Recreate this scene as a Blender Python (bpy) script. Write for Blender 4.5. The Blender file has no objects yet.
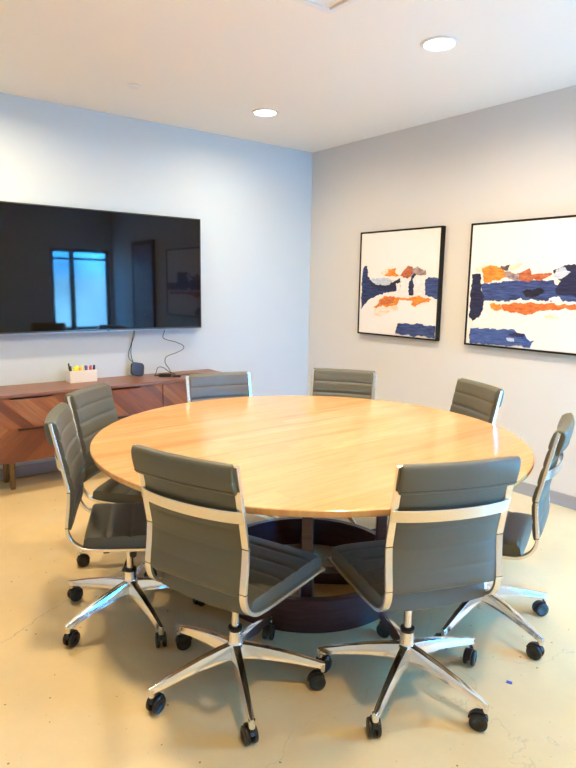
import bpy, bmesh, math, random
from mathutils import Vector, Matrix, noise
random.seed(4)
sc = bpy.context.scene
C = sc.collection
PI = math.pi

# ------------------------------------------------------------------ helpers
def mat(name, color=(.8,.8,.8), rough=.5, metal=0.0, spec=.5, bump=0.0, bscale=200.0, emis=None, coat=0.0):
    m = bpy.data.materials.new(name); m.use_nodes = True
    nt = m.node_tree; b = nt.nodes['Principled BSDF']
    b.inputs['Base Color'].default_value = (*color, 1)
    b.inputs['Roughness'].default_value = rough
    b.inputs['Metallic'].default_value = metal
    b.inputs['Specular IOR Level'].default_value = spec
    b.inputs['Coat Weight'].default_value = coat
    b.inputs['Coat Roughness'].default_value = .12
    if emis:
        b.inputs['Emission Color'].default_value = (*emis[0], 1)
        b.inputs['Emission Strength'].default_value = emis[1]
    if bump:
        tc = nt.nodes.new('ShaderNodeTexCoord'); n = nt.nodes.new('ShaderNodeTexNoise')
        n.inputs['Scale'].default_value = bscale; n.inputs['Detail'].default_value = 3
        bp = nt.nodes.new('ShaderNodeBump'); bp.inputs['Strength'].default_value = bump
        bp.inputs['Distance'].default_value = .002
        nt.links.new(tc.outputs['Object'], n.inputs['Vector'])
        nt.links.new(n.outputs['Fac'], bp.inputs['Height'])
        nt.links.new(bp.outputs['Normal'], b.inputs['Normal'])
    return m

class N:
    """small node-graph writer"""
    def __init__(s, m): s.m = m; s.t = m.node_tree; s.b = s.t.nodes['Principled BSDF']
    def new(s, kind, **kw):
        n = s.t.nodes.new('ShaderNode' + kind)
        for k, v in kw.items(): setattr(n, k, v)
        return n
    def link(s, a, b): s.t.links.new(a, b)
    def math(s, op, a, b=None, c=None):
        n = s.new('Math', operation=op)
        for i, v in enumerate((a, b, c)):
            if v is None: continue
            if isinstance(v, (int, float)): n.inputs[i].default_value = v
            else: s.link(v, n.inputs[i])
        return n.outputs[0]
    def comb(s, x, y, z):
        n = s.new('CombineXYZ')
        for i, v in enumerate((x, y, z)):
            if isinstance(v, (int, float)): n.inputs[i].default_value = v
            else: s.link(v, n.inputs[i])
        return n.outputs[0]
    def ramp(s, fac, stops):
        n = s.new('ValToRGB'); e = n.color_ramp.elements
        while len(e) < len(stops): e.new(.5)
        for i, (p, c) in enumerate(stops): e[i].position = p; e[i].color = (*c, 1)
        s.link(fac, n.inputs[0]); return n.outputs['Color']
    def mix(s, fac, a, b, blend='MIX'):
        n = s.new('Mix', data_type='RGBA', blend_type=blend)
        for sock, v in ((n.inputs[0], fac), (n.inputs[6], a), (n.inputs[7], b)):
            if isinstance(v, (int, float)): sock.default_value = v
            elif isinstance(v, tuple): sock.default_value = (*v, 1)
            else: s.link(v, sock)
        return n.outputs[2]
    def noise(s, vec, scale, detail=4, rough=.5):
        n = s.new('TexNoise'); n.inputs['Scale'].default_value = scale
        n.inputs['Detail'].default_value = detail; n.inputs['Roughness'].default_value = rough
        s.link(vec, n.inputs['Vector']); return n.outputs['Fac']
    def bump(s, h, strength=.3, dist=.002):
        n = s.new('Bump'); n.inputs['Strength'].default_value = strength; n.inputs['Distance'].default_value = dist
        s.link(h, n.inputs['Height']); s.link(n.outputs[0], s.b.inputs['Normal'])

def obj(name, bm, m, parent=None, smooth=None, bevel=0, loc=None, rot=None, segs=2):
    me = bpy.data.meshes.new(name)
    bmesh.ops.recalc_face_normals(bm, faces=bm.faces)
    bm.to_mesh(me); bm.free()
    o = bpy.data.objects.new(name, me); C.objects.link(o)
    for mm in (m if isinstance(m, (list, tuple)) else [m]): me.materials.append(mm)
    if parent: o.parent = parent
    if loc: o.location = loc
    if rot: o.rotation_euler = rot
    if bevel:
        b = o.modifiers.new('bevel', 'BEVEL'); b.width = bevel; b.segments = segs; b.limit_method = 'ANGLE'; b.angle_limit = math.radians(35)
    if smooth is not None:
        me.shade_smooth()
        try: me.set_sharp_from_angle(angle=math.radians(smooth))
        except Exception: pass
    return o

def empty(name, loc=(0,0,0), rz=0):
    o = bpy.data.objects.new(name, None); C.objects.link(o)
    o.empty_display_size = .1; o.location = loc; o.rotation_euler = (0,0,rz); return o

def tag(o, label=None, cat=None, group=None, kind=None):
    if label: o['label'] = label
    if cat: o['category'] = cat
    if group: o['group'] = group
    if kind: o['kind'] = kind
    return o

def box(bm, x0, x1, y0, y1, z0, z1, mi=0):
    v = [bm.verts.new(p) for p in ((x0,y0,z0),(x1,y0,z0),(x1,y1,z0),(x0,y1,z0),(x0,y0,z1),(x1,y0,z1),(x1,y1,z1),(x0,y1,z1))]
    for f in ((0,3,2,1),(4,5,6,7),(0,1,5,4),(1,2,6,5),(2,3,7,6),(3,0,4,7)):
        fc = bm.faces.new([v[i] for i in f]); fc.material_index = mi
    return v

def lathe(bm, prof, n=32, c=(0,0,0), axis='z', mi=0):
    """prof: list of (r, h) revolved about axis through c"""
    rings = []
    for r, h in prof:
        ring = []
        for i in range(n if r > 1e-6 else 1):
            a = 2*PI*i/n
            p = (r*math.cos(a), r*math.sin(a), h)
            if axis == 'x': p = (p[2], p[0], p[1])
            if axis == 'y': p = (p[1], p[2], p[0])
            ring.append(bm.verts.new((p[0]+c[0], p[1]+c[1], p[2]+c[2])))
        rings.append(ring)
    for a, b in zip(rings, rings[1:]):
        for i in range(n):
            j = (i+1) % n
            q = [a[i % len(a)], a[j % len(a)], b[j % len(b)], b[i % len(b)]]
            u = []
            for v in q:
                if v not in u: u.append(v)
            if len(u) > 2:
                f = bm.faces.new(u); f.material_index = mi
    for ring, fl in ((rings[0], 1), (rings[-1], 0)):
        if len(ring) > 2:
            f = bm.faces.new(ring[::-1] if fl else ring); f.material_index = mi

def sweep(bm, path, section, closed_section=True, cap=True, frame=None):
    """sweep a 2D section (list of (a,b)) along a 3D path. frame(i)->(A,B) vectors"""
    rings = []
    for i, p in enumerate(path):
        A, B = frame(i)
        rings.append([bm.verts.new(Vector(p) + A*a + B*b) for a, b in section])
    n = len(section)
    for r0, r1 in zip(rings, rings[1:]):
        for i in range(n if closed_section else n-1):
            j = (i+1) % n
            bm.faces.new((r0[i], r0[j], r1[j], r1[i]))
    if cap: bm.faces.new(rings[0][::-1]); bm.faces.new(rings[-1])

def tube(bm, pts, r, n=8):
    pts = [Vector(p) for p in pts]
    prev = Vector((0,0,1))
    fr = []
    for i in range(len(pts)):
        t = (pts[min(i+1, len(pts)-1)] - pts[max(i-1, 0)]).normalized()
        a = t.cross(prev)
        if a.length < 1e-3: a = t.cross(Vector((1,0,0)))
        a.normalize(); b = t.cross(a).normalized(); prev = -b if False else prev
        if fr and a.dot(fr[-1][0]) < 0: a, b = -a, -b
        fr.append((a, b))
    sweep(bm, pts, [(r*math.cos(2*PI*k/n), r*math.sin(2*PI*k/n)) for k in range(n)], frame=lambda i: fr[i])

def catmull(P, k=8):
    P = [Vector(p) for p in P]; out = []
    Q = [P[0]*2-P[1]] + P + [P[-1]*2-P[-2]]
    for i in range(1, len(Q)-2):
        p0, p1, p2, p3 = Q[i-1:i+3]
        for j in range(k):
            t = j/k
            out.append(.5*((2*p1)+(p2-p0)*t+(2*p0-5*p1+4*p2-p3)*t*t+(3*p1-p0-3*p2+p3)*t**3))
    out.append(P[-1]); return out

# ------------------------------------------------------------------ room numbers
W, D, H = 3.866, 4.633, 2.722          # right wall, back wall, ceiling
XL, YF = -1.25, -0.60                  # left wall, front wall (behind the camera)

# ------------------------------------------------------------------ materials
def wall_mat(name, col):
    m = mat(name, col, .75, spec=.25); g = N(m)
    tc = g.new('TexCoord').outputs['Object']
    g.bump(g.noise(tc, 160, 2), .12, .0015)
    return m
M_wall_b = wall_mat('grey_paint_blue_lit', (.60,.685,.75))  # wall paint with the window's blue light tinted into its colour
M_wall_r = wall_mat('grey_paint_warm_lit', (.71,.70,.68))  # copy of the same wall paint, coloured for the warmer light on this side
M_ceil = wall_mat('ceiling_paint', (.93,.90,.83))
M_base = mat('grey_vinyl_base', (.36,.36,.38), .5)
M_white = mat('white_plastic', (.85,.85,.84), .4)
M_black = mat('black_plastic', (.015,.015,.016), .38)
M_softblack = mat('black_rubber', (.010,.010,.011), .35)
M_chrome = mat('polished_aluminium', (.86,.86,.87), .13, 1.0)
M_satin = mat('brushed_aluminium', (.80,.79,.77), .27, 1.0)
M_leather = mat('sage_grey_leatherette', (.112,.109,.077), .42, spec=.45, bump=.18, bscale=380)
M_seam = mat('dark_piping', (.03,.03,.026), .5)

def floor_mat():
    m = mat('polished_concrete', rough=.33, spec=.45); g = N(m)
    tc = g.new('TexCoord').outputs['Object']
    big = g.noise(tc, .9, 5, .6); mid = g.noise(tc, 5, 5, .6); fine = g.noise(tc, 60, 3)
    col = g.ramp(big, [(.3,(.65,.47,.22)),(.5,(.75,.56,.28)),(.7,(.80,.625,.35))])
    col = g.mix(g.math('MULTIPLY', g.ramp(mid, [(.45,(0,0,0)),(.7,(1,1,1))]), .25), col, (.60,.49,.32))
    col = g.mix(g.math('MULTIPLY', fine, .18), col, (.52,.42,.27))
    # specks and pits
    vo = g.new('TexVoronoi'); vo.inputs['Scale'].default_value = 13; g.link(tc, vo.inputs['Vector'])
    sp = g.math('LESS_THAN', g.math('ADD', vo.outputs['Distance'], g.math('MULTIPLY', g.noise(tc, 90, 3), .10)), .105)
    gate = g.math('GREATER_THAN', g.noise(tc, 1.7, 2), .43)
    col = g.mix(g.math('MULTIPLY', g.math('MULTIPLY', sp, gate), .85), col, (.16,.11,.07))
    # hairline cracks
    v2 = g.new('TexVoronoi', feature='DISTANCE_TO_EDGE'); v2.inputs['Scale'].default_value = .42
    warp = g.new('VectorMath', operation='ADD'); nn = g.new('TexNoise'); nn.inputs['Scale'].default_value = 2.2; nn.inputs['Detail'].default_value = 6
    sc_ = g.new('VectorMath', operation='SCALE'); sc_.inputs['Scale'].default_value = .45
    g.link(tc, nn.inputs['Vector']); g.link(nn.outputs['Color'], sc_.inputs[0]); g.link(tc, warp.inputs[0]); g.link(sc_.outputs[0], warp.inputs[1])
    g.link(warp.outputs[0], v2.inputs['Vector'])
    cr = g.math('LESS_THAN', v2.outputs['Distance'], .0005)
    col = g.mix(g.math('MULTIPLY', cr, .3), col, (.38,.29,.18))
    sp3 = g.new('SeparateXYZ'); g.link(tc, sp3.inputs[0]); fx, fy, _ = sp3.outputs
    wob = g.math('MULTIPLY', g.math('SUBTRACT', g.noise(tc, 3.5, 6, .65), .5), .16)
    ln = g.math('ABSOLUTE', g.math('ADD', g.math('SUBTRACT', fy, g.math('MULTIPLY_ADD', fx, .55, 2.22)), wob))
    lm_ = g.math('MULTIPLY', g.math('LESS_THAN', ln, .0028), g.math('LESS_THAN', fx, .92))
    col = g.mix(g.math('MULTIPLY', lm_, .55), col, (.36,.25,.14))
    dust = g.math('GREATER_THAN', g.noise(tc, 75, 2, .5), .735)
    col = g.mix(g.math('MULTIPLY', dust, .5), col, (.26,.18,.10))
    g.link(col, g.b.inputs['Base Color'])
    r = g.math('MULTIPLY_ADD', mid, .22, .26); g.link(r, g.b.inputs['Roughness'])
    g.bump(g.math('ADD', mid, g.math('MULTIPLY', fine, .2)), .10, .002)
    return m
M_floor = floor_mat()

def maple_mat():
    m = mat('lacquered_ash', rough=.24, spec=.45, coat=.25); g = N(m)
    sep = g.new('SeparateXYZ'); g.link(g.new('TexCoord').outputs['Object'], sep.inputs[0])
    X, Y, Z = sep.outputs
    row = g.math('FLOOR', g.math('DIVIDE', Y, .092))
    wn = g.new('TexWhiteNoise', noise_dimensions='1D'); g.link(row, wn.inputs['W'])
    seg = g.math('FLOOR', g.math('DIVIDE', g.math('ADD', X, g.math('MULTIPLY', wn.outputs['Value'], 3.0)), 1.35))
    w2 = g.new('TexWhiteNoise', noise_dimensions='2D'); g.link(g.comb(row, seg, 0), w2.inputs['Vector'])
    off = g.math('MULTIPLY', w2.outputs['Value'], 17.0)
    grain = g.noise(g.comb(g.math('MULTIPLY', X, .9), g.math('ADD', g.math('MULTIPLY', Y, 16), off), off), 3.0, 6, .62)
    fine = g.noise(g.comb(g.math('MULTIPLY', X, 4), g.math('MULTIPLY', Y, 120), off), 3.0, 3, .6)
    # cathedral arches
    wv = g.new('TexWave', wave_type='RINGS', rings_direction='Z'); wv.inputs['Scale'].default_value = 5.0
    wv.inputs['Distortion'].default_value = 3.5; wv.inputs['Detail'].default_value = 2
    g.link(g.comb(g.math('MULTIPLY', g.math('ADD', X, off), .25), g.math('MULTIPLY', Y, 3.2), 0), wv.inputs['Vector'])
    base = g.ramp(w2.outputs['Value'], [(0,(.59,.315,.112)),(.35,(.68,.395,.150)),(.7,(.61,.330,.120)),(1,(.72,.43,.18))])
    col = g.mix(g.math('MULTIPLY', g.ramp(grain, [(.44,(0,0,0)),(.66,(1,1,1))]), .62), base, (.55,.23,.08))
    col = g.mix(g.math('MULTIPLY', g.ramp(wv.outputs['Fac'], [(.35,(1,1,1)),(.6,(0,0,0))]), .16), col, (.54,.26,.09))
    col = g.mix(g.math('MULTIPLY', fine, .22), col, (.78,.48,.22))
    st = g.noise(g.comb(g.math('MULTIPLY', X, .35), g.math('MULTIPLY', Y, 5.5), 3.3), 1.6, 4, .55)
    col = g.mix(g.ramp(st, [(.57,(0,0,0)),(.63,(.55,.55,.55))]), col, (.54,.215,.08))
    g.link(col, g.b.inputs['Base Color'])
    g.bump(fine, .04, .0008)
    return m
M_maple = maple_mat()

def walnut_mat(name, chevron=False, zc=.47):
    m = mat(name, rough=.36, spec=.4); g = N(m)
    sep = g.new('SeparateXYZ'); g.link(g.new('TexCoord').outputs['Object'], sep.inputs[0])
    X, Y, Z = sep.outputs
    if chevron:
        dz = g.math('SUBTRACT', Z, zc); az = g.math('ABSOLUTE', dz)
        u = g.math('ADD', X, g.math('MULTIPLY', az, 1.05))       # across the strips
        v = g.math('SUBTRACT', g.math('MULTIPLY', X, 1.05), az)  # along the strips
        sgn = g.math('SIGN', dz)
        idx = g.math('ADD', g.math('FLOOR', g.math('DIVIDE', u, .085)), g.math('MULTIPLY', sgn, 53.7))
        wn = g.new('TexWhiteNoise', noise_dimensions='1D'); g.link(idx, wn.inputs['W'])
        off = g.math('MULTIPLY', wn.outputs['Value'], 9.0)
        grain = g.noise(g.comb(g.math('MULTIPLY', u, 34), g.math('MULTIPLY', v, 2.2), off), 1.6, 5, .6)
        base = g.ramp(wn.outputs['Value'], [(0,(.16,.050,.015)),(.4,(.225,.074,.020)),(.7,(.30,.100,.027)),(1,(.38,.145,.042))])
    else:
        grain = g.noise(g.comb(g.math('MULTIPLY', X, 1.6), g.math('MULTIPLY', Y, 26), g.math('MULTIPLY', Z, 26)), 1.8, 5, .6)
        base = g.ramp(grain, [(.3,(.20,.085,.05)),(.7,(.33,.15,.09))])
    col = g.mix(g.math('MULTIPLY', g.ramp(grain, [(.40,(0,0,0)),(.7,(1,1,1))]), .55), base, (.10,.030,.012))
    g.link(col, g.b.inputs['Base Color']); g.bump(grain, .06, .001)
    return m
M_walnut = walnut_mat('walnut_veneer')
M_chevron = walnut_mat('walnut_chevron_veneer', True)

def mahog():
    m = mat('dark_mahogany', rough=.28, spec=.5, coat=.15); g = N(m)
    sep = g.new('SeparateXYZ'); g.link(g.new('TexCoord').outputs['Object'], sep.inputs[0])
    n = g.noise(g.comb(g.math('MULTIPLY', sep.outputs[0], 6), g.math('MULTIPLY', sep.outputs[1], 6), g.math('MULTIPLY', sep.outputs[2], 50)), 1.4, 5, .6)
    g.link(g.ramp(n, [(.3,(.026,.008,.007)),(.7,(.075,.021,.017))]), g.b.inputs['Base Color'])
    return m
M_mahog = mahog()
M_bronze = mat('dark_bronze', (.06,.045,.035), .35, .9)
M_leg_metal = mat('antique_brass_leg', (.20,.145,.08), .4, .8)

# ------------------------------------------------------------------ the room
bm = bmesh.new(); box(bm, XL-.1, W+.1, YF-.1, D+.1, -.1, 0); tag(obj('floor', bm, M_floor), kind='structure')
bm = bmesh.new(); box(bm, XL-.1, W+.1, YF-.1, D+.1, H, H+.1); tag(obj('ceiling', bm, M_ceil), kind='structure')
bm = bmesh.new(); box(bm, XL-.1, W+.1, D, D+.1, 0, H); tag(obj('wall_back', bm, M_wall_b), kind='structure')
bm = bmesh.new(); box(bm, W, W+.1, YF-.1, D, 0, H); tag(obj('wall_right', bm, M_wall_r), kind='structure')
bm = bmesh.new(); box(bm, XL-.1, XL, YF-.1, D, 0, H); tag(obj('wall_left', bm, M_wall_b), kind='structure')
# front wall (behind the camera) with the opening of a tall glazed window at its right end
WX0, WX1, WZ0, WZ1 = 2.86, 3.80, .08, 1.98
bm = bmesh.new()
box(bm, XL, WX0, YF-.1, YF, 0, H); box(bm, WX1, W, YF-.1, YF, 0, H)
box(bm, WX0, WX1, YF-.1, YF, 0, WZ0); box(bm, WX0, WX1, YF-.1, YF, WZ1, H)
tag(obj('wall_front', bm, M_wall_b), kind='structure')
M_frame = mat('dark_window_frame', (.03,.035,.045), .4)
win = empty('window_1', (WX0, YF-.05, WZ0)); tag(win, kind='structure')
bm = bmesh.new(); ww, wh = WX1-WX0, WZ1-WZ0
for a in ((0,.05,0,wh), (ww-.05,ww,0,wh), (.30,.37,0,wh), (0,ww,0,.05), (0,ww,wh-.05,wh), (0,ww,.62,.67), (0,ww,wh-.17,wh-.135)):
    box(bm, a[0], a[1], -.03, .03, a[2], a[3])
obj('window_frame', bm, M_frame, win, bevel=.003)
M_glass = mat('clear_glass', (1,1,1), 0.0); M_glass.node_tree.nodes['Principled BSDF'].inputs['Transmission Weight'].default_value = 1
M_glass.node_tree.nodes['Principled BSDF'].inputs['IOR'].default_value = 1.02
bm = bmesh.new(); box(bm, .01, ww-.01, -.004, .004, .01, wh-.01); obj('window_pane', bm, M_glass, win)

def baseboard(name, x0, x1, y0, y1):
    bm = bmesh.new(); box(bm, x0, x1, y0, y1, 0, .09); tag(obj(name, bm, M_base, bevel=.003), kind='structure')
baseboard('baseboard_back', XL, W-.012, D-.012, D)
baseboard('baseboard_right', W-.012, W, 1.20, D)
baseboard('baseboard_left', XL, XL+.012, YF, D-.012)

# wooden door in the right wall near the window (seen only as a reflection in the television)
dr = empty('door_1', (W-.03, .30, 0)); tag(dr, kind='structure')
M_door = mat('brown_door', (.22,.10,.055), .4)
bm = bmesh.new(); box(bm, -.012, .018, 0, .62, .01, 2.02); obj('door_leaf', bm, M_door, dr, bevel=.003)
bm = bmesh.new(); box(bm, -.02, .028, -.06, 0, 0, 2.08); box(bm, -.02, .028, .62, .68, 0, 2.08); box(bm, -.02, .028, 0, .62, 2.02, 2.08)
obj('door_frame', bm, M_frame, dr, bevel=.003)
bm = bmesh.new(); tube(bm, [(-.012,.55,1.0),(-.06,.55,1.0),(-.065,.54,1.0),(-.065,.44,1.0)], .009, 10); obj('door_handle', bm, M_chrome, dr, smooth=40)

# ------------------------------------------------------------------ ceiling things
M_lens = mat('lit_diffuser', (1,1,1), .5, emis=((1,.93,.82), 22))
def make_downlight():
    r = empty('recessed_downlight', (0,0,H))
    bm = bmesh.new(); lathe(bm, [(.078,-.001),(.098,-.001),(.100,-.004),(.098,-.008),(.082,-.010),(.078,-.006)], 48)
    obj('trim_ring', bm, M_white, r, smooth=40)
    bm = bmesh.new(); lathe(bm, [(0,-.007),(.05,-.008),(.079,-.006),(.079,-.001)], 48); obj('diffuser', bm, M_lens, r, smooth=40)
    return r
def copy_tree(o, parent=None):
    c = o.copy(); C.objects.link(c)
    if parent: c.parent = parent
    for ch in list(o.children): copy_tree(ch, c)
    return c
LIGHTS = [(2.73,3.83,'round recessed downlight glowing in the ceiling nearest the wall corner'),
          (2.69,2.20,'round recessed downlight glowing in the ceiling above the right side of the table'),
          (.81,3.82,'round recessed downlight at the left edge of the photo above the television'),
          (.81,2.20,''), (1.05,.50,''), (2.69,.55,'')]
proto = make_downlight()
for i, (x, y, lab) in enumerate(LIGHTS):
    if lab:
        o = proto if i == 0 else copy_tree(proto)
        o.location = (x, y, H); tag(o, lab, 'ceiling light', 'recessed downlights in the ceiling')
    else:
        o = copy_tree(proto); o.location = (x, y, H)
        tag(o, 'round recessed downlight in the ceiling behind or above the camera', 'ceiling light', 'recessed downlights outside the view')
    l = bpy.data.lights.new('downlight_lamp', 'AREA'); l.shape = 'DISK'; l.size = .15; l.energy = 12.6
    l.color = (1.0,.787,.49); l.spread = math.radians(165)
    lo = bpy.data.objects.new('downlight_lamp', l); C.objects.link(lo); lo.parent = o; lo.location = (0,0,-.012)

vent = empty('ceiling_vent', (2.008,2.30,H)); tag(vent, 'square white air diffuser in the ceiling at the top edge of the photo', 'ceiling vent')
bm = bmesh.new()
for a in ((-.6,0,-.03,0),(-.6,0,-.6,-.57),(-.6,-.57,-.57,-.03),(-.03,0,-.57,-.03)): box(bm, a[0],a[1],a[2],a[3],-.012,0)
obj('frame', bm, M_white, vent, bevel=.003)
for k in range(3):
    s0 = .07+.07*k; bm = bmesh.new()
    v = []
    for (rr, z) in ((s0,-.016),(s0+.055,-.004)):
        v.append([bm.verts.new((-.3+sx*(.3-rr), -.3+sy*(.3-rr), z)) for sx, sy in ((1,1),(-1,1),(-1,-1),(1,-1))])
    for i in range(4): bm.faces.new((v[0][i], v[0][(i+1)%4], v[1][(i+1)%4], v[1][i]))
    o = obj('louvre', bm, M_white, vent); md = o.modifiers.new('solid','SOLIDIFY'); md.thickness = .002

sp = empty('fire_sprinkler', (1.732,3.902,H)); tag(sp, 'small white round sprinkler cover plate on the ceiling above the television', 'sprinkler')
bm = bmesh.new(); lathe(bm, [(.030,0),(.042,-.001),(.044,-.006),(.038,-.012),(0,-.013)], 32); obj('cover_plate', bm, M_white, sp, smooth=40)
bm = bmesh.new(); lathe(bm, [(.026,0),(.028,-.003),(.030,-.0045)], 32); obj('collar', bm, mat('vent_grey',(.4,.4,.4),.5), sp, smooth=40)

# ------------------------------------------------------------------ television
TX0, TX1, TZ0, TZ1 = .925, 2.585, 1.085, 1.995
tv = empty('television', ((TX0+TX1)/2, D-.08, TZ0)); tag(tv, 'large black flat television mounted on the wall above the wooden credenza', 'television')
hw, ht = (TX1-TX0)/2, TZ1-TZ0
bm = bmesh.new(); box(bm, -hw, hw, .006, .045, 0, ht); box(bm, -hw*.75, hw*.75, .045, .062, .08, ht*.6); obj('back_shell', bm, M_black, tv, bevel=.004)
bm = bmesh.new()
for a in ((-hw,-hw+.009,0,ht),(hw-.009,hw,0,ht),(-hw+.009,hw-.009,ht-.009,ht),(-hw+.009,hw-.009,0,.011)): box(bm, a[0],a[1],-.002,.006,a[2],a[3])
obj('bezel', bm, mat('bezel_black',(.02,.02,.022),.3), tv, bevel=.0015)
M_scr = mat('glossy_dark_screen', (.006,.005,.005), .035, spec=.27)
M_scr.node_tree.nodes['Principled BSDF'].inputs['Coat Roughness'].default_value = .02
bm = bmesh.new(); box(bm, -hw+.009, hw-.009, 0, .006, .011, ht-.009); obj('screen', bm, M_scr, tv)
bm = bmesh.new(); box(bm, -hw, hw, -.003, .03, -.006, .0); obj('bottom_trim', bm, mat('silver_trim',(.35,.35,.37),.3,.9), tv, bevel=.002)
bm = bmesh.new(); lathe(bm, [(.011,0),(.011,.002),(0,.0025)], 20, axis='y', c=(0,-.0045,.005)); obj('indicator', bm, M_black, tv)
bm = bmesh.new(); box(bm, -.25, .25, .062, .0785, .15, .50); obj('wall_bracket', bm, M_black, tv, bevel=.003)

# ------------------------------------------------------------------ pictures on the right wall
def rag(poly, n=5, amp=.006, seed=0):
    out = []
    def wob(x, y, c):
        return (noise.noise(Vector((x*22, y*22, seed*3.1+c)))*amp*1.5 + noise.noise(Vector((x*75, y*75, seed*1.7+c)))*amp*.8 + noise.noise(Vector((x*230, y*230, seed+c)))*amp*.35)
    for i, p in enumerate(poly):
        q = poly[(i+1) % len(poly)]; L = math.hypot(q[0]-p[0], q[1]-p[1])
        k = max(2, int(L/.005))
        for j in range(k):
            t = j/k; x, y = p[0]+(q[0]-p[0])*t, p[1]+(q[1]-p[1])*t
            out.append((x+wob(x,y,0), y+wob(x,y,50)))
    return out
def paint(name, c1, c2, sx=6, sz=60):
    m = mat(name, c1, .55, spec=.3); g = N(m)
    sep = g.new('SeparateXYZ'); g.link(g.new('TexCoord').outputs['Object'], sep.inputs[0])
    n = g.noise(g.comb(0, g.math('MULTIPLY', sep.outputs[1], sx), g.math('MULTIPLY', sep.outputs[2], sz)), 1.5, 6, .65)
    g.link(g.ramp(n, [(.38,c1),(.62,c2)]), g.b.inputs['Base Color']); g.bump(n, .15, .001)
    return m
PM = dict(
 navy=paint('paint_navy',(.014,.018,.070),(.045,.065,.19)), deep=paint('paint_indigo',(.014,.014,.040),(.032,.034,.09)),
 blue=paint('paint_cobalt',(.022,.035,.125),(.075,.115,.29)), low=paint('paint_cobalt_light',(.030,.055,.19),(.10,.165,.40)),
 pale=paint('paint_pale_blue',(.42,.50,.66),(.70,.74,.82)), white=paint('paint_white',(.78,.78,.82),(.92,.90,.90),12,25),
 orange=paint('paint_orange',(.72,.17,.015),(.84,.34,.05),12,40), rust=paint('paint_rust',(.36,.065,.02),(.60,.19,.07),14,40),
 red=paint('paint_red_orange',(.52,.09,.02),(.76,.21,.04),10,50), taupe=paint('paint_taupe',(.20,.13,.13),(.52,.38,.36),14,30),
 brown=paint('paint_umber',(.09,.07,.075),(.20,.15,.14),14,30), smear=paint('paint_wash',(.88,.62,.38),(.92,.84,.78),10,40),
 black=paint('paint_black',(.008,.008,.015),(.025,.025,.05),10,30))
M_canvas = mat('primed_canvas', (.88,.855,.845), .7, bump=.25, bscale=700)
A1={'navy':[(0.033, 0.321), (0.056, 0.297), (0.088, 0.294), (0.11, 0.388), (0.163, 0.438), (0.245, 0.458), (0.355, 0.453), (0.439, 0.413), (0.485, 0.405), (0.489, 0.475), (0.445, 0.511), (0.337, 0.522), (0.271, 0.535), (0.204, 0.552), (0.136, 0.579), (0.102, 0.605), (0.033, 0.67)],
 'deep':[(0.115, 0.396), (0.198, 0.442), (0.312, 0.458), (0.408, 0.428), (0.485, 0.4), (0.453, 0.476), (0.391, 0.508), (0.247, 0.502), (0.153, 0.462)],
 'pale':[(0.127, 0.41), (0.218, 0.393), (0.352, 0.4), (0.413, 0.409), (0.38, 0.437), (0.312, 0.461), (0.199, 0.449)],
 'mid':[(0.575, 0.42), (0.625, 0.412), (0.632, 0.535), (0.572, 0.536)],
 'right':[(0.743, 0.42), (0.77, 0.394), (0.892, 0.4), (0.888, 0.555), (0.828, 0.552), (0.754, 0.536)],
 'dark2':[(0.622, 0.367), (0.659, 0.336), (0.653, 0.382), (0.615, 0.42), (0.589, 0.42)],
 'orange':[(0.289, 0.377), (0.349, 0.349), (0.337, 0.32), (0.433, 0.318), (0.418, 0.35), (0.468, 0.366), (0.438, 0.389), (0.351, 0.384)],
 'smear':[(0.261, 0.348), (0.326, 0.317), (0.349, 0.349), (0.297, 0.389)],
 'rust':[(0.498, 0.35), (0.557, 0.298), (0.608, 0.313), (0.621, 0.351), (0.583, 0.389), (0.512, 0.4), (0.483, 0.378)],
 'taupe':[(0.609, 0.328), (0.658, 0.309), (0.741, 0.334), (0.756, 0.379), (0.701, 0.379), (0.631, 0.359)],
 'fig1':[(0.486, 0.42), (0.532, 0.394), (0.58, 0.412), (0.576, 0.536), (0.527, 0.545)],
 'fig2':[(0.634, 0.397), (0.692, 0.385), (0.743, 0.42), (0.739, 0.51), (0.692, 0.542), (0.632, 0.535)],
 'fig0':[(0.441, 0.444), (0.486, 0.431), (0.484, 0.538), (0.436, 0.547)],
 'band':[(0.251, 0.576), (0.339, 0.549), (0.447, 0.555), (0.573, 0.555), (0.692, 0.542), (0.819, 0.561), (0.792, 0.584), (0.716, 0.597), (0.658, 0.627), (0.607, 0.613), (0.635, 0.581), (0.491, 0.57), (0.451, 0.618), (0.344, 0.646), (0.299, 0.632), (0.232, 0.65), (0.186, 0.644), (0.241, 0.609)],
 'red':[(0.273, 0.575), (0.361, 0.549), (0.437, 0.558), (0.418, 0.603), (0.321, 0.623), (0.271, 0.616)],
 'smear2':[(0.209, 0.651), (0.311, 0.639), (0.451, 0.618), (0.474, 0.649), (0.368, 0.678), (0.292, 0.714), (0.189, 0.71)],
 'blue':[(0.471, 0.769), (0.647, 0.77), (0.871, 0.766), (0.881, 0.867), (0.653, 0.864), (0.448, 0.863)]}
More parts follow.
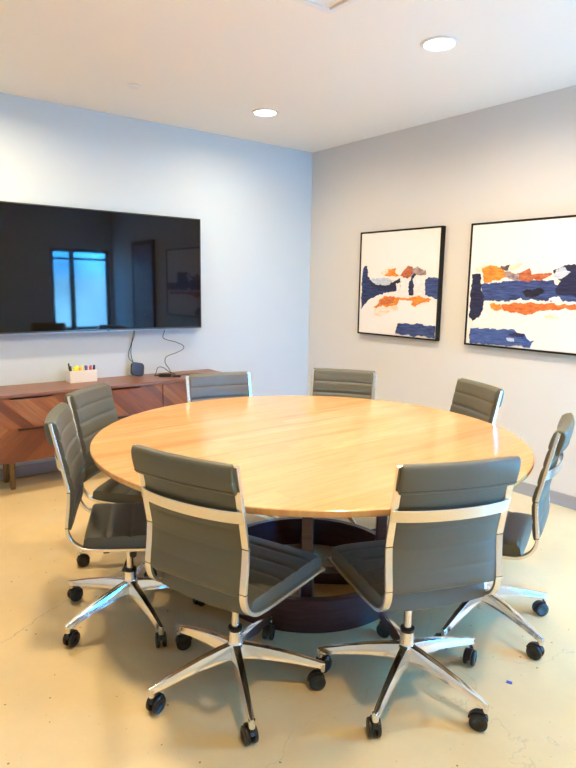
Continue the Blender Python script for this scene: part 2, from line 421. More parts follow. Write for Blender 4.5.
A2={'navy':[(0.037, 0.368), (0.103, 0.364), (0.12, 0.466), (0.145, 0.564), (0.14, 0.617), (0.121, 0.663), (0.093, 0.692), (0.058, 0.712), (0.036, 0.69), (0.026, 0.513)],
 'blue':[(0.114, 0.433), (0.22, 0.428), (0.319, 0.415), (0.537, 0.403), (0.663, 0.414), (0.687, 0.446), (0.818, 0.451), (0.827, 0.545), (0.753, 0.546), (0.639, 0.545), (0.426, 0.541), (0.265, 0.56), (0.136, 0.564)],
 'deep':[(0.663, 0.338), (0.731, 0.313), (0.804, 0.307), (0.824, 0.517), (0.75, 0.512), (0.692, 0.5), (0.674, 0.46), (0.713, 0.419), (0.668, 0.385)],
 'pale':[(0.671, 0.341), (0.732, 0.326), (0.771, 0.366), (0.711, 0.399), (0.668, 0.385)],
 'black':[(0.437, 0.491), (0.482, 0.469), (0.573, 0.464), (0.611, 0.481), (0.577, 0.516), (0.472, 0.53)],
 'orange':[(0.118, 0.332), (0.185, 0.306), (0.27, 0.319), (0.315, 0.363), (0.364, 0.37), (0.317, 0.392), (0.236, 0.413), (0.134, 0.429)],
 'smear':[(0.055, 0.323), (0.159, 0.303), (0.177, 0.318), (0.111, 0.349), (0.066, 0.343)],
 'smear1':[(0.334, 0.306), (0.421, 0.293), (0.431, 0.307), (0.393, 0.332), (0.348, 0.334)],
 'brown':[(0.261, 0.304), (0.334, 0.306), (0.33, 0.349), (0.272, 0.341)],
 'taupe':[(0.298, 0.355), (0.395, 0.363), (0.459, 0.378), (0.431, 0.413), (0.351, 0.406), (0.308, 0.384)],
 'rust':[(0.411, 0.363), (0.486, 0.329), (0.507, 0.371), (0.564, 0.364), (0.651, 0.358), (0.646, 0.385), (0.568, 0.406), (0.478, 0.417), (0.415, 0.406)],
 'band':[(0.296, 0.578), (0.474, 0.558), (0.669, 0.562), (0.829, 0.57), (0.832, 0.603), (0.729, 0.594), (0.615, 0.612), (0.527, 0.637), (0.418, 0.635), (0.32, 0.624)],
 'orange2':[(0.19, 0.582), (0.283, 0.574), (0.303, 0.618), (0.253, 0.624), (0.209, 0.606)],
 'smear2':[(0.617, 0.633), (0.705, 0.636), (0.735, 0.654), (0.635, 0.667)],
 'notch':[(0.639, 0.545), (0.658, 0.514), (0.715, 0.513), (0.732, 0.55)],
 'low':[(0.045, 0.763), (0.16, 0.76), (0.412, 0.748), (0.429, 0.767), (0.485, 0.775), (0.495, 0.803), (0.556, 0.82), (0.547, 0.863), (0.29, 0.871), (0.046, 0.872)],
 'lowdark':[(0.373, 0.775), (0.485, 0.775), (0.48, 0.801), (0.367, 0.801)],
 'white':[(0.352, 0.814), (0.425, 0.816), (0.419, 0.838), (0.363, 0.846)]}
for k_, far in (('blue',1.31),('deep',1.02),('band',1.24)):   # these strokes run on past the edge of the photo
    A2[k_] = [((far if u_ > .80 else u_), v_) for u_, v_ in A2[k_]]
ORD1=[('navy','navy'),('deep','deep'),('pale','pale'),('mid','navy'),('right','blue'),('dark2','navy'),('smear','smear'),('orange','orange'),('rust','rust'),('taupe','taupe'),
      ('fig0','white'),('fig1','white'),('fig2','white'),('smear2','smear'),('band','orange'),('red','red'),('blue','blue')]
ORD2=[('blue','blue'),('navy','deep'),('deep','deep'),('pale','pale'),('black','black'),('smear','smear'),('smear1','smear'),('orange','orange'),('taupe','taupe'),('brown','brown'),
      ('rust','rust'),('notch','white'),('band','red'),('orange2','orange'),('smear2','smear'),('low','low'),('lowdark','deep'),('white','pale')]
M_fr = mat('black_picture_frame', (.004,.004,.004), .5, spec=.25)
def picture(label, y0, z1, width, height, shapes, order, seed):
    """y0: far end along the wall; the picture runs towards the camera (-y)"""
    r = empty('framed_picture', (W, y0, z1-height)); tag(r, label, 'framed picture', 'framed abstract prints on the right wall')
    d = .045; t = .012
    bm = bmesh.new()
    box(bm, -d, 0, -t, 0, 0, height); box(bm, -d, 0, -width, -width+t, 0, height)
    box(bm, -d, 0, -width+t, -t, 0, t); box(bm, -d, 0, -width+t, -t, height-t, height)
    obj('frame', bm, M_fr, r, bevel=.0015)
    bm = bmesh.new(); mats = [M_canvas]; idx = {}
    box(bm, -d+.006, -.006, -width+t+.002, -t-.002, t+.002, height-t-.002)
    x = -d+.006
    for i, (k, mn) in enumerate(order):
        if mn not in idx: idx[mn] = len(mats); mats.append(PM[mn])
        pts = rag(shapes[k], seed=seed+i, amp=.009)
        lo, hi = t+.003, width-t-.003
        vs = [bm.verts.new((x-.00025*(i+1), -min(max(u,lo),hi), height-min(max(v,lo),height-lo))) for u, v in pts]
        f = bm.faces.new(vs); f.material_index = idx[mn]
        if f.normal.length == 0: f.normal_update()
    bmesh.ops.triangulate(bm, faces=[f for f in bm.faces if len(f.verts) > 4])
    me_o = obj('painted_canvas', bm, mats, r)
    return r
picture('square abstract print with white figures over navy, the one nearer the room corner', 3.894, 1.926, .888, .890, A1, ORD1, 10)
picture('wide abstract print with long orange streak, cut by the right edge of the photo', 2.745, 1.922, 1.33, .890, A2, ORD2, 50)

# ------------------------------------------------------------------ credenza
CX0, CX1, CY0, CY1, CZ0, CZ1 = .75, 2.70, 4.223, 4.628, .235, .705
cr = empty('credenza', (0,0,0)); tag(cr, 'long walnut credenza with chevron doors standing under the television', 'credenza')
cr.location = (CX0, CY1, 0)
def cb(name, m, *b, bevel=.002):
    bm = bmesh.new()
    for q in b: box(bm, q[0]-CX0, q[1]-CX0, q[2]-CY1, q[3]-CY1, q[4], q[5])
    return obj(name, bm, m, cr, bevel=bevel)
cb('top', M_walnut, (CX0, CX1, CY0-.006, CY1, CZ1-.022, CZ1))
cb('body', M_walnut, (CX0, CX0+.02, CY0, CY1, CZ0, CZ1-.022), (CX1-.02, CX1, CY0, CY1, CZ0, CZ1-.022), (CX0+.02, CX1-.02, CY0+.02, CY1, CZ0, CZ0+.02),
   (CX0+.02, CX1-.02, CY1-.012, CY1, CZ0+.02, CZ1-.022), (CX0+.64, CX0+.66, CY0+.03, CY1-.012, CZ0+.02, CZ1-.022), (CX0+1.29, CX0+1.31, CY0+.03, CY1-.012, CZ0+.02, CZ1-.022))
for k in range(3):
    a, b = CX0+.65*k+.003, CX0+.65*(k+1)-.003
    g0, g1 = (a+b)/2-.13, (a+b)/2+.13
    bm = bmesh.new(); X0, Y0 = CX0, CY1; zt, zg = CZ1-.025, CZ1-.037
    prof = [(a,CZ0-.001),(b,CZ0-.001),(b,zt),(g1+.02,zt),(g1,zg),(g0,zg),(g0-.02,zt),(a,zt)]
    f0 = [bm.verts.new((p[0]-X0, CY0-.001-Y0, p[1])) for p in prof]; f1 = [bm.verts.new((p[0]-X0, CY0+.018-Y0, p[1])) for p in prof]
    bm.faces.new(f0); bm.faces.new(f1[::-1])
    for i in range(8): bm.faces.new((f0[i], f1[i], f1[(i+1)%8], f0[(i+1)%8]))
    dd = obj('door', bm, M_chevron, cr, bevel=.0015)
    bm = bmesh.new(); c0 = (a+b)/2-X0; box(bm, c0-.10, c0+.10, CY0-.024-Y0, CY0-.014-Y0, .458, .470)
    box(bm, c0-.08, c0-.07, CY0-.014-Y0, CY0-Y0, .460, .468); box(bm, c0+.07, c0+.08, CY0-.014-Y0, CY0-Y0, .460, .468)
    obj('handle', bm, M_bronze, dd, bevel=.002)
for lx in (.96, 2.49):
    for ly in (4.38, 4.57):
        bm = bmesh.new(); lathe(bm, [(.016,0),(.017,.004),(.022,CZ0-.002),(.03,CZ0-.001),(.03,CZ0)], 20, c=(lx-CX0, ly-CY1, 0)); obj('leg', bm, M_leg_metal, cr, smooth=40)

# ------------------------------------------------------------------ things on the credenza
ZT = CZ1
pb = empty('pen_box', (1.525,4.53,ZT), .0); tag(pb, 'small white open box of marker pens on the left of the credenza top', 'pen box')
bm = bmesh.new(); bw, bd, bh, t = .102, .055, .092, .003
box(bm, -bw, bw, -bd, bd, 0, .004)
for a in ((-bw,bw,-bd,-bd+t),(-bw,bw,bd-t,bd),(-bw,-bw+t,-bd+t,bd-t),(bw-t,bw,-bd+t,bd-t)): box(bm, a[0],a[1],a[2],a[3],.004,bh)
obj('box_body', bm, M_white, pb, bevel=.0015)

pens = [(-.084,-.02,'black',(.02,.02,.02),.145,-18,.0055),(-.066,.012,'dark grey',(.10,.10,.10),.118,-14,.006),(-.050,-.018,'yellow',(.90,.80,.02),.110,-10,.012),(-.030,.015,'bright yellow',(.95,.88,.05),.116,6,.012),
        (-.008,-.012,'orange',(.90,.42,.03),.106,-7,.009),(.012,.014,'pale yellow',(.90,.80,.30),.116,4,.009),(.028,-.016,'purple',(.16,.06,.34),.118,8,.010),(.044,.012,'dark blue',(.04,.05,.25),.116,-6,.009),
        (.060,-.014,'red',(.70,.04,.05),.112,10,.009),(.074,.014,'dark red',(.35,.02,.04),.114,8,.008),(.085,-.020,'black-capped',(.02,.02,.03),.120,12,.008)]
for (px, py, cn, col, L, tilt, r) in pens:
    o = empty('marker_pen', (1.525+px, 4.53+py, ZT+.0045)); o.rotation_euler = (0, math.radians(tilt)*.35, 0)
    tag(o, f'{cn} marker pen standing in the white box on the credenza', 'pen', 'marker pens in the white box')
    bm = bmesh.new(); lathe(bm, [(0,0),(r*.8,0),(r,.003),(r,L*.62)], 14); obj('barrel', bm, mat('pen_barrel_'+cn.replace(' ','_'), tuple(min(1,c*1.0+.05) for c in col), .4), o, smooth=40)
    bm = bmesh.new(); lathe(bm, [(r,L*.62),(r*1.1,L*.63),(r*1.05,L-.004),(r*.8,L),(0,L)], 14); obj('cap', bm, mat('pen_cap_'+cn.replace(' ','_'), col, .35), o, smooth=40)

def rounded_slab(bm, w, h, d, r, n=6):
    pts = []
    for cx_, cy_, a0 in ((w/2-r,h/2-r,0),(-w/2+r,h/2-r,90),(-w/2+r,-h/2+r,180),(w/2-r,-h/2+r,270)):
        for k in range(n+1):
            a = math.radians(a0+90*k/n); pts.append((cx_+r*math.cos(a), cy_+r*math.sin(a)))
    f0 = [bm.verts.new((p[0], 0, p[1])) for p in pts]; f1 = [bm.verts.new((p[0], d, p[1])) for p in pts]
    bm.faces.new(f0); bm.faces.new(f1[::-1])
    for i in range(len(pts)): bm.faces.new((f0[i], f1[i], f1[(i+1)%len(pts)], f0[(i+1)%len(pts)]))
pk = empty('streaming_box', (1.995,4.56,ZT)); tag(pk, 'black rounded wireless box leaning on the wall at the end of a hanging cable', 'wireless box')
bm = bmesh.new(); rounded_slab(bm, .110, .108, .024, .028)
obj('case', bm, M_black, pk, bevel=.003, loc=(0,-.005,.0585), rot=(math.radians(-16), math.radians(12), 0))
bm = bmesh.new(); tube(bm, [(-.018,.033,.090),(-.022,.038,.112)], .006, 10); obj('cable_plug', bm, M_black, pk, smooth=40)
def cable(name, label, group, paths, r=.0028):
    bm = bmesh.new()
    for P in paths: tube(bm, catmull(P, 8), r, 8)
    return tag(obj(name, bm, M_softblack, smooth=50), label, 'cable', group)
cable('hanging_cable', 'black looped cable hanging from the television to the wireless box', 'cables below the television',
  [[(1.992,4.605,1.10),(1.985,4.608,1.04),(1.965,4.610,.96),(1.945,4.612,.90),(1.945,4.61,.85),(1.972,4.60,.815)],
   [(1.998,4.607,1.10),(1.992,4.608,1.03),(1.972,4.611,.97),(1.962,4.611,.90),(1.968,4.61,.85),(1.975,4.60,.812)]])
cable('wavy_cable', 'black wavy power cable hanging from the television to the adapter', 'cables below the television',
  [[(2.275,4.607,1.10),(2.262,4.605,1.06),(2.245,4.602,1.01),(2.285,4.60,.985),(2.36,4.60,.965),(2.432,4.60,.93),(2.43,4.60,.90),(2.36,4.595,.872),(2.27,4.59,.845),(2.245,4.57,.80),(2.26,4.54,.755),(2.262,4.50,.722)]])
pa = empty('power_adapter', (2.16,4.40,ZT)); tag(pa, 'black power adapter lying on the credenza beside a small coil of cable', 'power adapter')
pa.rotation_euler = (0,0,math.radians(-28))
bm = bmesh.new(); box(bm, -.05, .05, -.02, .02, 0, .028); obj('adapter_body', bm, M_black, pa, bevel=.005, segs=3)
bm = bmesh.new(); box(bm, .055, .125, -.028, .006, 0, .018); obj('plug', bm, M_black, pa, bevel=.004, segs=3)
cable('cable_coil', 'small coil of black cable lying beside the power adapter on the credenza', 'cables below the television',
  [[(2.10,4.47,ZT+.004),(2.13,4.50,ZT+.03),(2.16,4.53,ZT+.062),(2.21,4.54,ZT+.058),(2.25,4.50,ZT+.02),(2.28,4.45,ZT+.004),(2.24,4.47,ZT+.004),(2.18,4.50,ZT+.004),(2.12,4.49,ZT+.004),(2.10,4.46,ZT+.010),(2.14,4.44,ZT+.004)],
   [(2.30,4.40,ZT+.004),(2.36,4.42,ZT+.004),(2.44,4.40,ZT+.004),(2.50,4.37,ZT+.004),(2.53,4.39,ZT+.004)]], r=.0032)

# ------------------------------------------------------------------ round table
TCX, TCY, TR, TH, TB = 1.757, 2.086, .979, .770, .029
tb = empty('round_table', (TCX,TCY,0)); tag(tb, 'large round light wood meeting table on a dark round base', 'table')
bm = bmesh.new(); lathe(bm, [(0,TH-TB),(TR-.03,TH-TB),(TR-.012,TH-TB),(TR-.004,TH-TB+.004),(TR,TH-TB+.012),(TR,TH-.004),(TR-.003,TH-.001),(TR-.007,TH),(TR-.011,TH),(TR-.03,TH),(0,TH)], 160)
obj('tabletop', bm, M_maple, tb, smooth=30)
du = Vector((TCX,TCY)).normalized()*.055
RD = .465; HD = .150
bm = bmesh.new()
lathe(bm, [(RD-.035,0),(RD-.004,0),(RD,.004),(RD,HD-.004),(RD-.004,HD),(RD-.035,HD),(RD-.035,0.0)], 96, c=(du.x,du.y,0))
for f in [f for f in bm.faces if len(f.verts) > 10]: bm.faces.remove(f)
bmesh.ops.remove_doubles(bm, verts=bm.verts, dist=1e-5)
obj('base_ring', bm, M_mahog, tb, smooth=30)
bm = bmesh.new()
for k in range(2):
    a = math.radians(50+90*k); c_, s_ = math.cos(a), math.sin(a)
    v = box(bm, -RD+.04, RD-.04, -.035, .035, .002, .06)
    for q in v: q.co = Vector((q.co.x*c_-q.co.y*s_+du.x, q.co.x*s_+q.co.y*c_+du.y, q.co.z))
obj('cross_beam', bm, M_mahog, tb, bevel=.003)
for k in range(4):
    a = math.radians(50+90*k); bm = bmesh.new()
    c_, s_ = math.cos(a), math.sin(a)
    v = box(bm, .335, .385, -.024, .024, .06, TH-TB-.04)
    for q in v:
        q.co = Vector((q.co.x*c_-q.co.y*s_+du.x, q.co.x*s_+q.co.y*c_+du.y, q.co.z))
    obj('leg', bm, M_mahog, tb, bevel=.004)
bm = bmesh.new(); 
for k in range(2):
    a = math.radians(50+90*k); c_, s_ = math.cos(a), math.sin(a)
    v = box(bm, -.62, .62, -.035, .035, TH-TB-.04-.001*k, TH-TB)
    for q in v: q.co = Vector((q.co.x*c_-q.co.y*s_+du.x*.5, q.co.x*s_+q.co.y*c_+du.y*.5, q.co.z))
obj('top_support', bm, M_mahog, tb, bevel=.003)

# ------------------------------------------------------------------ office chair
# local axes: +y the way the sitter faces, origin on the floor under the column
RAIL = [(-.268,.930),(-.252,.855),(-.232,.76),(-.2155,.675),(-.212,.658),(-.2125,.64),(-.217,.585),(-.225,.517),(-.222,.480),(-.205,.447),(-.171,.422),(-.12,.411),(0,.403),(.14,.397),(.25,.392),(.285,.385)]
def rail_y(z):
    pts = RAIL[:9][::-1]
    if z <= pts[0][1]: return pts[0][0]
    for (y0,z0),(y1,z1) in zip(pts, pts[1:]):
        if z <= z1: return y0+(y1-y0)*(z-z0)/(z1-z0)
    (y0,z0),(y1,z1) = pts[-2:]; return y0+(y1-y0)*(z-z0)/(z1-z0)
HWO = .212
def make_chair():
    r = empty('office_chair')
    # side rails: flat aluminium bars
    for s in (-1, 1):
        bm = bmesh.new()
        P = [(0,a,b) for a, b in RAIL]
        P = catmull(P[:5], 3)[:-1] + catmull(P[4:], 5)
        P = [Vector((s*(HWO-.0125), p.y, p.z)) for p in P]
        def fr(i):
            t = (P[min(i+1,len(P)-1)]-P[max(i-1,0)]).normalized(); return Vector((1,0,0)), t.cross(Vector((1,0,0))).normalized()
        w, h, c = .0125, .0065, .002
        sweep(bm, P, [(-w+c,-h),(w-c,-h),(w,-h+c),(w,h-c),(w-c,h),(-w+c,h),(-w,h-c),(-w,-h+c)], frame=fr)
        rl = obj('side_rail', bm, M_satin, r, smooth=35)
        for zz in (.655, .512):
            bm = bmesh.new(); box(bm, s*(HWO-.0125)-.0131, s*(HWO-.0125)+.0131, rail_y(zz)-.0072, rail_y(zz)+.0072, zz-.0012, zz+.0012)
            obj('joint_line', bm, M_seam, rl)
    # backrest: padded panel with horizontal quilting
    hwp = .190; rows = []
    z0, z1 = .497, .925; NS = 84; NX = 14
    grooves = [.497,.570,.643,.716,.789,.862,.935]
    def puff(z):
        for a, b in zip(grooves, grooves[1:]):
            if a <= z <= b:
                t = (z-a)/(b-a); return (max(0, 1-abs(2*t-1)**5))
        return 0
    def bow(x, z): return -.016*(1-(x/hwp)**2)*min(1, max(0,(z-.47)/.18))
    def grid(fn, nx, ns):
        return [[fn(2*i/nx-1, j/ns) for i in range(nx+1)] for j in range(ns+1)]
    def panel(bm, front, back):
        F = [[bm.verts.new(p) for p in row] for row in front]; B = [[bm.verts.new(p) for p in row] for row in back]
        ns, nx = len(F)-1, len(F[0])-1
        for j in range(ns):
            for i in range(nx):
                bm.faces.new((F[j][i],F[j][i+1],F[j+1][i+1],F[j+1][i])); bm.faces.new((B[j][i],B[j+1][i],B[j+1][i+1],B[j][i+1]))
        for j in range(ns):
            bm.faces.new((F[j][0],F[j+1][0],B[j+1][0],B[j][0])); bm.faces.new((F[j][nx],B[j][nx],B[j+1][nx],F[j+1][nx]))
        for i in range(nx):
            bm.faces.new((F[0][i],B[0][i],B[0][i+1],F[0][i+1])); bm.faces.new((F[ns][i],F[ns][i+1],B[ns][i+1],B[ns][i]))
    def edge(u): return max(0, 1-abs(u)**10)
    def bf(u, v):
        z = z0+(z1-z0)*v; x = u*hwp; return (x, rail_y(z)+.010+bow(x,z)+(.005+.008*puff(z))*(.7+.3*edge(u))*min(1,.35+max(0,(z-.497)/.03)), z)
    def bb(u, v):
        z = z0+(z1-z0)*v; x = u*hwp; return (x, rail_y(z)-.002+bow(x,z)-(.003+.004*puff(z)**.5)*edge(u), z)
    bm = bmesh.new(); panel(bm, grid(bf, NX, NS), grid(bb, NX, NS)); obj('backrest', bm, M_leather, r, smooth=60)
    # headrest flap folded over the top
    bm = bmesh.new(); prof = []
    yb = rail_y(.845)
    line = [(rail_y(.858)+.019,.860),(rail_y(.875)+.0235,.872),(rail_y(.90)+.0225,.90),(rail_y(.92)+.018,.922),(rail_y(.93)+.008,.934),(rail_y(.935)-.006,.9375),(rail_y(.93)-.017,.934),(rail_y(.92)-.024,.922),
            (rail_y(.90)-.027,.90),(rail_y(.875)-.027,.875),(rail_y(.85)-.025,.850),(rail_y(.843)-.021,.842),(rail_y(.843)-.015,.841),(rail_y(.85)-.009,.850),(rail_y(.88)-.006,.88),(rail_y(.88)+.006,.88),(rail_y(.860)+.010,.862)]
    line = catmull([(0,a,b) for a, b in line+[line[0]]], 3)[:-1]
    us = [-1,-.993,-.975,-.85,-.6,-.3,0,.3,.6,.85,.975,.993,1]
    cyc, czc = sum(p.y for p in line)/len(line), sum(p.z for p in line)/len(line)
    def hwid(p): return .188+.015*min(1,max(0,(rail_y(p.z)-.002-p.y)/.006))
    rings = []
    for u in us:
        k = {1:.90,.993:.96,.975:.99}.get(abs(u), 1.0); x = u
        rings.append([bm.verts.new((u*hwid(p), cyc+(p.y-cyc)*k+bow(min(abs(u)*hwp,hwp),.9), czc+(p.z-czc)*k)) for p in line])
    for a, b in zip(rings, rings[1:]):
        for i in range(len(a)): bm.faces.new((a[i], a[(i+1)%len(a)], b[(i+1)%len(a)], b[i]))
    bm.faces.new(rings[0]); bm.faces.new(rings[-1][::-1])
    hd = obj('headrest', bm, M_leather, r, smooth=60)
    bm = bmesh.new()
    tube(bm, [(u*.201, rail_y(.852)-.0262+bow(min(abs(u*.199),hwp),.9), .853) for u in [k/8-1 for k in range(17)]], .0016, 6); obj('seam', bm, M_seam, hd, smooth=60)
    # crossbar bowed to the rear
    bm = bmesh.new(); P = []
    for k in range(25):
        u = k/12-1; P.append(Vector((u*(HWO-.004), rail_y(.765)-.006-.036*(1-u*u)**.8 if abs(u) < 1 else rail_y(.765)-.006, .765)))
    def fr(i):
        t = (P[min(i+1,24)]-P[max(i-1,0)]).normalized(); up = Vector((0,-.12,1)).normalized(); return up, t.cross(up).normalized()
    sweep(bm, P, [(-.018,-.003),(.018,-.003),(.020,-.001),(.020,.001),(.018,.003),(-.018,.003),(-.020,.001),(-.020,-.001)], frame=fr)
    obj('crossbar', bm, M_satin, r, smooth=35)
    # seat: quilted pad with rounded front
    hs = .193; y0, y1 = -.172, .288
    gs = [y0+(y1-y0)*k/5 for k in range(6)]
    def pf(y):
        for a, b in zip(gs, gs[1:]):
            if a <= y <= b: t = (y-a)/(b-a); return max(0, 1-abs(2*t-1)**5)
        return 0
    def base_z(y): return .4035-.035*(y) - (.010*max(0,(y-.20)/.085)**2)
    def endr(v): return (1-max(0,(abs(2*v-1)-.90)/.10)**4)**.5 if abs(2*v-1) < 1 else 0
    def sf(u, v):
        y = y0+(y1-y0)*v; return (u*hs, y, base_z(y)+.004+(.050+.005*pf(y))*endr(v)*(.86+.14*edge(u)))
    def sb(u, v):
        y = y0+(y1-y0)*v; return (u*hs, y, base_z(y)+.002 - .014*(1-u*u)*(1 if v<.75 else (1-v)*4))
    bm = bmesh.new(); panel(bm, grid(sf, NX, 70), grid(sb, NX, 70)); obj('seat', bm, M_leather, r, smooth=60)
    # under-seat bracket and column
    bm = bmesh.new(); box(bm, -.195, .195, -.095, -.070, .388, .396); box(bm, -.195, .195, .095, .120, .384, .392); box(bm, -.05, .05, -.09, .12, .352, .386)
    mech = obj('tilt_bracket', bm, M_black, r, bevel=.005)
    bm = bmesh.new(); tube(bm, [(.05,.02,.366),(.09,.02,.362),(.115,.02,.358)], .005, 8); lv = obj('tilt_lever', bm, M_black, r, smooth=50)
    bm = bmesh.new(); lathe(bm, [(0,0),(.010,0),(.014,.004),(.013,.018),(.009,.022),(.013,.026),(.016,.034),(.014,.046),(.007,.050),(0,.050)], 20, axis='x', c=(.112,.02,.358)); obj('lever_knob', bm, M_black, lv, smooth=50)
    bm = bmesh.new(); lathe(bm, [(0,.19),(.0145,.19),(.0145,.354),(0,.354)], 24); st = obj('gas_column', bm, M_chrome, r, smooth=40)
    bm = bmesh.new(); lathe(bm, [(.020,.214),(.026,.216),(.026,.226),(.016,.228),(0,.228)], 28); obj('column_collar', bm, M_black, st, smooth=40)
    bm = bmesh.new(); lathe(bm, [(0,.058),(.012,.058),(.0135,.062),(.0135,.098),(.024,.100),(.031,.112),(.033,.158),(.028,.164),(.0255,.170),(.0245,.214),(0,.214)], 36); obj('hub', bm, M_chrome, r, smooth=40)
    return r
def make_leg(parent):
    # tapering folded arm running along +x
    bm = bmesh.new(); st = [(.018,.0235,.164,.112),(.06,.0225,.160,.112),(.14,.0195,.146,.108),(.22,.0165,.128,.098),(.285,.0140,.110,.086),(.316,.0125,.101,.080),(.328,.0085,.0985,.080)]
    rings = []
    for x, w, zt_, zb in st:
        h = zt_-zb
        rings.append([bm.verts.new((x,y,z)) for y, z in ((-w*.55,zt_),(0,zt_+.0015),(w*.55,zt_),(w*.62,zt_-.0025),(w,zb+.002),(w*.9,zb),(0,zb+h*.25),(-w*.9,zb),(-w,zb+.002),(-w*.62,zt_-.0025))])
    for a, b in zip(rings, rings[1:]):
        for i in range(10): bm.faces.new((a[i], a[(i+1)%10], b[(i+1)%10], b[i]))
    bm.faces.new(rings[0][::-1]); bm.faces.new(rings[-1])
    lathe(bm, [(0,.066),(.0105,.066),(.0115,.070),(.0115,.094),(0,.094)], 20, c=(.318,0,0))
    return obj('leg', bm, M_chrome, parent, smooth=38)
def make_caster(parent):
    e = None
    bm = bmesh.new(); lathe(bm, [(0,.055),(.006,.055),(.006,.076),(0,.076)], 12)
    # hood between and over the twin wheels
    prof = [(-.006+.033*math.cos(a), .031+.033*math.sin(a)) for a in [math.radians(20+ k*14) for k in range(12)]]
    lo = [(-.006+.016*math.cos(a), .031+.016*math.sin(a)) for a in [math.radians(174 - k*14) for k in range(12)]]
    P = prof + lo
    for (ya, yb) in ((-.0225,.0225),):
        f0 = [bm.verts.new((p[0]-.014, ya*.35, p[1])) for p in P]; f1 = [bm.verts.new((p[0]-.014, yb*.35, p[1])) for p in P]
        bm.faces.new(f0); bm.faces.new(f1[::-1])
        for i in range(len(P)): bm.faces.new((f0[i], f1[i], f1[(i+1)%len(P)], f0[(i+1)%len(P)]))
    tube(bm, [(-.018,-.020,.030),(-.018,.020,.030)], .006, 10)
    c = obj('caster', bm, M_black, parent, smooth=38)
    for s in (-1, 1):
        bm = bmesh.new(); lathe(bm, [(0,0),(.012,.000),(.020,.001),(.026,.002),(.030,.005),(.030,.013),(.027,.0155),(.017,.016),(.015,.0145),(0,.0145)], 28, axis='y')
        for v in bm.verts: v.co.y = s*(v.co.y+.0055); v.co.x -= .018; v.co.z += .030
        obj('wheel', bm, M_softblack, c, smooth=38)
    return c
chair = make_chair()
for k in range(5):
    l = make_leg(chair) if k == 0 else chair_leg.copy()
    if k == 0: chair_leg = l
    else: C.objects.link(l)
    l['k'] = k
cst = make_caster(chair)
for k in range(1, 5): copy_tree(cst, chair)
G_CH = 'grey office chairs around the round table'
SPOTS = [  # x, y, facing, base angle, caster headings
 (1.087,1.685,.353,-3.236,(200,260,330,40,160),'grey office chair seen from behind at the front left of the table'),
 (1.588,1.307,1.203,-2.727,(235,300,20,110,185),'grey office chair seen from behind at the front right of the table'),
 (.971,2.353,-.436,-2.860,(210,250,20,100,185),'grey office chair left of the table in side view, its whole seat visible',-.008),
 (2.179,1.397,1.980,-1.729,(280,330,40,120,250),'grey office chair seen side on at the right end of the table'),
 (2.575,2.017,2.740,2.426,(10,70,150,220,300),'grey office chair facing us across the table below the gap between the two pictures'),
 (2.398,2.622,-2.52,-1.824,(30,80,150,240,300),'grey office chair behind the table, its backrest just right of the room corner',-.012),
 (1.860,2.898,-1.77,-1.05,(20,90,150,220,300),'grey office chair behind the table with its backrest in front of the credenza end',-.028),
 (1.232,2.815,-.83,2.75,(170,230,300,30,100),'grey office chair partly hidden behind the chair at the left, in front of the credenza',-.02),
]
def place(root, x, y, face, base, cas, label, dz=0):
    root.location = (x, y, 0); root.rotation_euler = (0,0,face-PI/2)
    tag(root, label, 'chair', G_CH)
    off = base-(face-PI/2)
    for c in root.children:
        if not c.name.startswith(('leg','caster','hub')): c.location.z = dz   # gas lift set lower or higher
    legs = [c for c in root.children if c.name.startswith('leg')]
    cs = [c for c in root.children if c.name.startswith('caster')]
    for k, l in enumerate(legs): l.rotation_euler = (0,0,off+k*2*PI/5)
    for k, c in enumerate(cs):
        a = off+k*2*PI/5; c.location = (.318*math.cos(a), .318*math.sin(a), 0)
        c.rotation_euler = (0,0,math.radians(cas[k])-(face-PI/2))
roots = [chair] + [copy_tree(chair) for _ in SPOTS[1:]]
for rt, s in zip(roots, SPOTS): place(rt, *s)
for o in bpy.data.objects:
    if 'k' in o: del o['k']
# a scrap of blue tape on the floor by the front right chair
bm = bmesh.new(); box(bm, -.006, .006, -.010, .010, 0, .004); tag(obj('tape_scrap', bm, mat('blue_scrap',(.03,.12,.7),.5), loc=(1.905,1.075,0), rot=(0,0,.4)), 'tiny scrap of blue tape on the floor beside the front right chair leg', 'scrap')

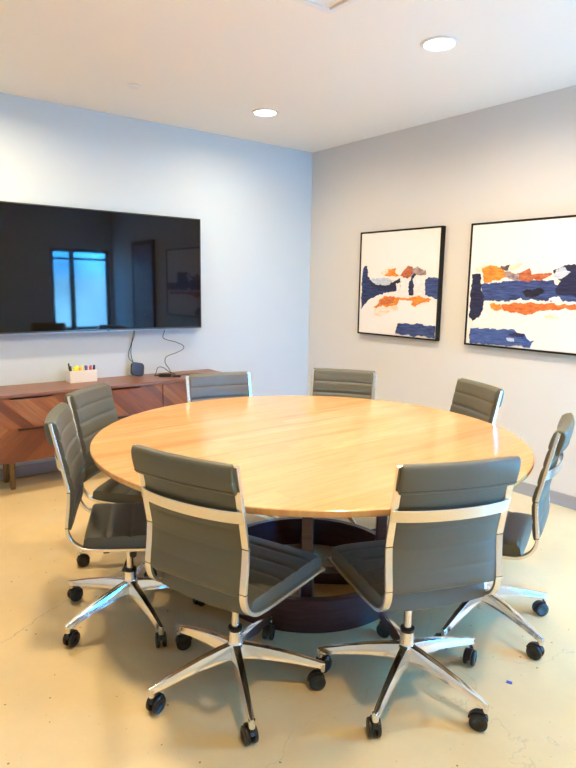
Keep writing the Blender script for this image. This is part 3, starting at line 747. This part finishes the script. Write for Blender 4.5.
# ------------------------------------------------------------------ daylight
w = bpy.data.worlds.new('world'); sc.world = w; w.use_nodes = True
nt = w.node_tree; bg = nt.nodes['Background']
tc = nt.nodes.new('ShaderNodeTexCoord'); sx = nt.nodes.new('ShaderNodeSeparateXYZ'); nt.links.new(tc.outputs['Generated'], sx.inputs[0])
rp = nt.nodes.new('ShaderNodeValToRGB'); nt.links.new(sx.outputs[2], rp.inputs[0])
e = rp.color_ramp.elements; e[0].position = .0; e[0].color = (.06,.20,.38,1); e[1].position = .06; e[1].color = (.025,.355,1.0,1)
nz = nt.nodes.new('ShaderNodeTexNoise'); nz.inputs['Scale'].default_value = 9; nz.inputs['Detail'].default_value = 5; nt.links.new(tc.outputs['Generated'], nz.inputs['Vector'])
r2_ = nt.nodes.new('ShaderNodeValToRGB'); nt.links.new(nz.outputs['Fac'], r2_.inputs[0]); q = r2_.color_ramp.elements; q[0].position = .36; q[0].color = (.45,.5,.55,1); q[1].position = .62; q[1].color = (1.25,1.2,1.1,1)
mx = nt.nodes.new('ShaderNodeMix'); mx.data_type = 'RGBA'; mx.blend_type = 'MULTIPLY'; mx.inputs[0].default_value = 1
nt.links.new(rp.outputs[0], mx.inputs[6]); nt.links.new(r2_.outputs[0], mx.inputs[7]); nt.links.new(mx.outputs[2], bg.inputs['Color']); bg.inputs['Strength'].default_value = 118
pl = bpy.data.lights.new('window_portal', 'AREA'); pl.shape = 'RECTANGLE'; pl.size = ww; pl.size_y = wh; pl.cycles.is_portal = True
po = bpy.data.objects.new('window_portal', pl); C.objects.link(po); po.location = ((WX0+WX1)/2, YF-.11, (WZ0+WZ1)/2); po.rotation_euler = (math.radians(90),0,0)

# ------------------------------------------------------------------ camera
cam = bpy.data.cameras.new('camera'); co = bpy.data.objects.new('camera', cam); C.objects.link(co)
F_, YAW, PITCH, ROLL, CH = 596.53, .6618, .1624, .0151, 1.4478
cam.sensor_fit = 'VERTICAL'; cam.sensor_height = 24; cam.lens = 24*F_/768; cam.clip_start = .02
f = Vector((math.sin(YAW)*math.cos(PITCH), math.cos(YAW)*math.cos(PITCH), -math.sin(PITCH)))
r = Vector((math.cos(YAW), -math.sin(YAW), 0)); u = r.cross(f)
r2 = r*math.cos(ROLL)+u*math.sin(ROLL); u2 = -r*math.sin(ROLL)+u*math.cos(ROLL)
m = Matrix((r2, u2, -f)).transposed().to_4x4(); m.translation = (0,0,CH); co.matrix_world = m
sc.camera = co
sc.cycles.caustics_reflective = False
vs = sc.view_settings; vs.view_transform = 'Standard'; vs.look = 'None'; vs.gamma = 1; vs.use_curve_mapping = False; vs.exposure = 0.08
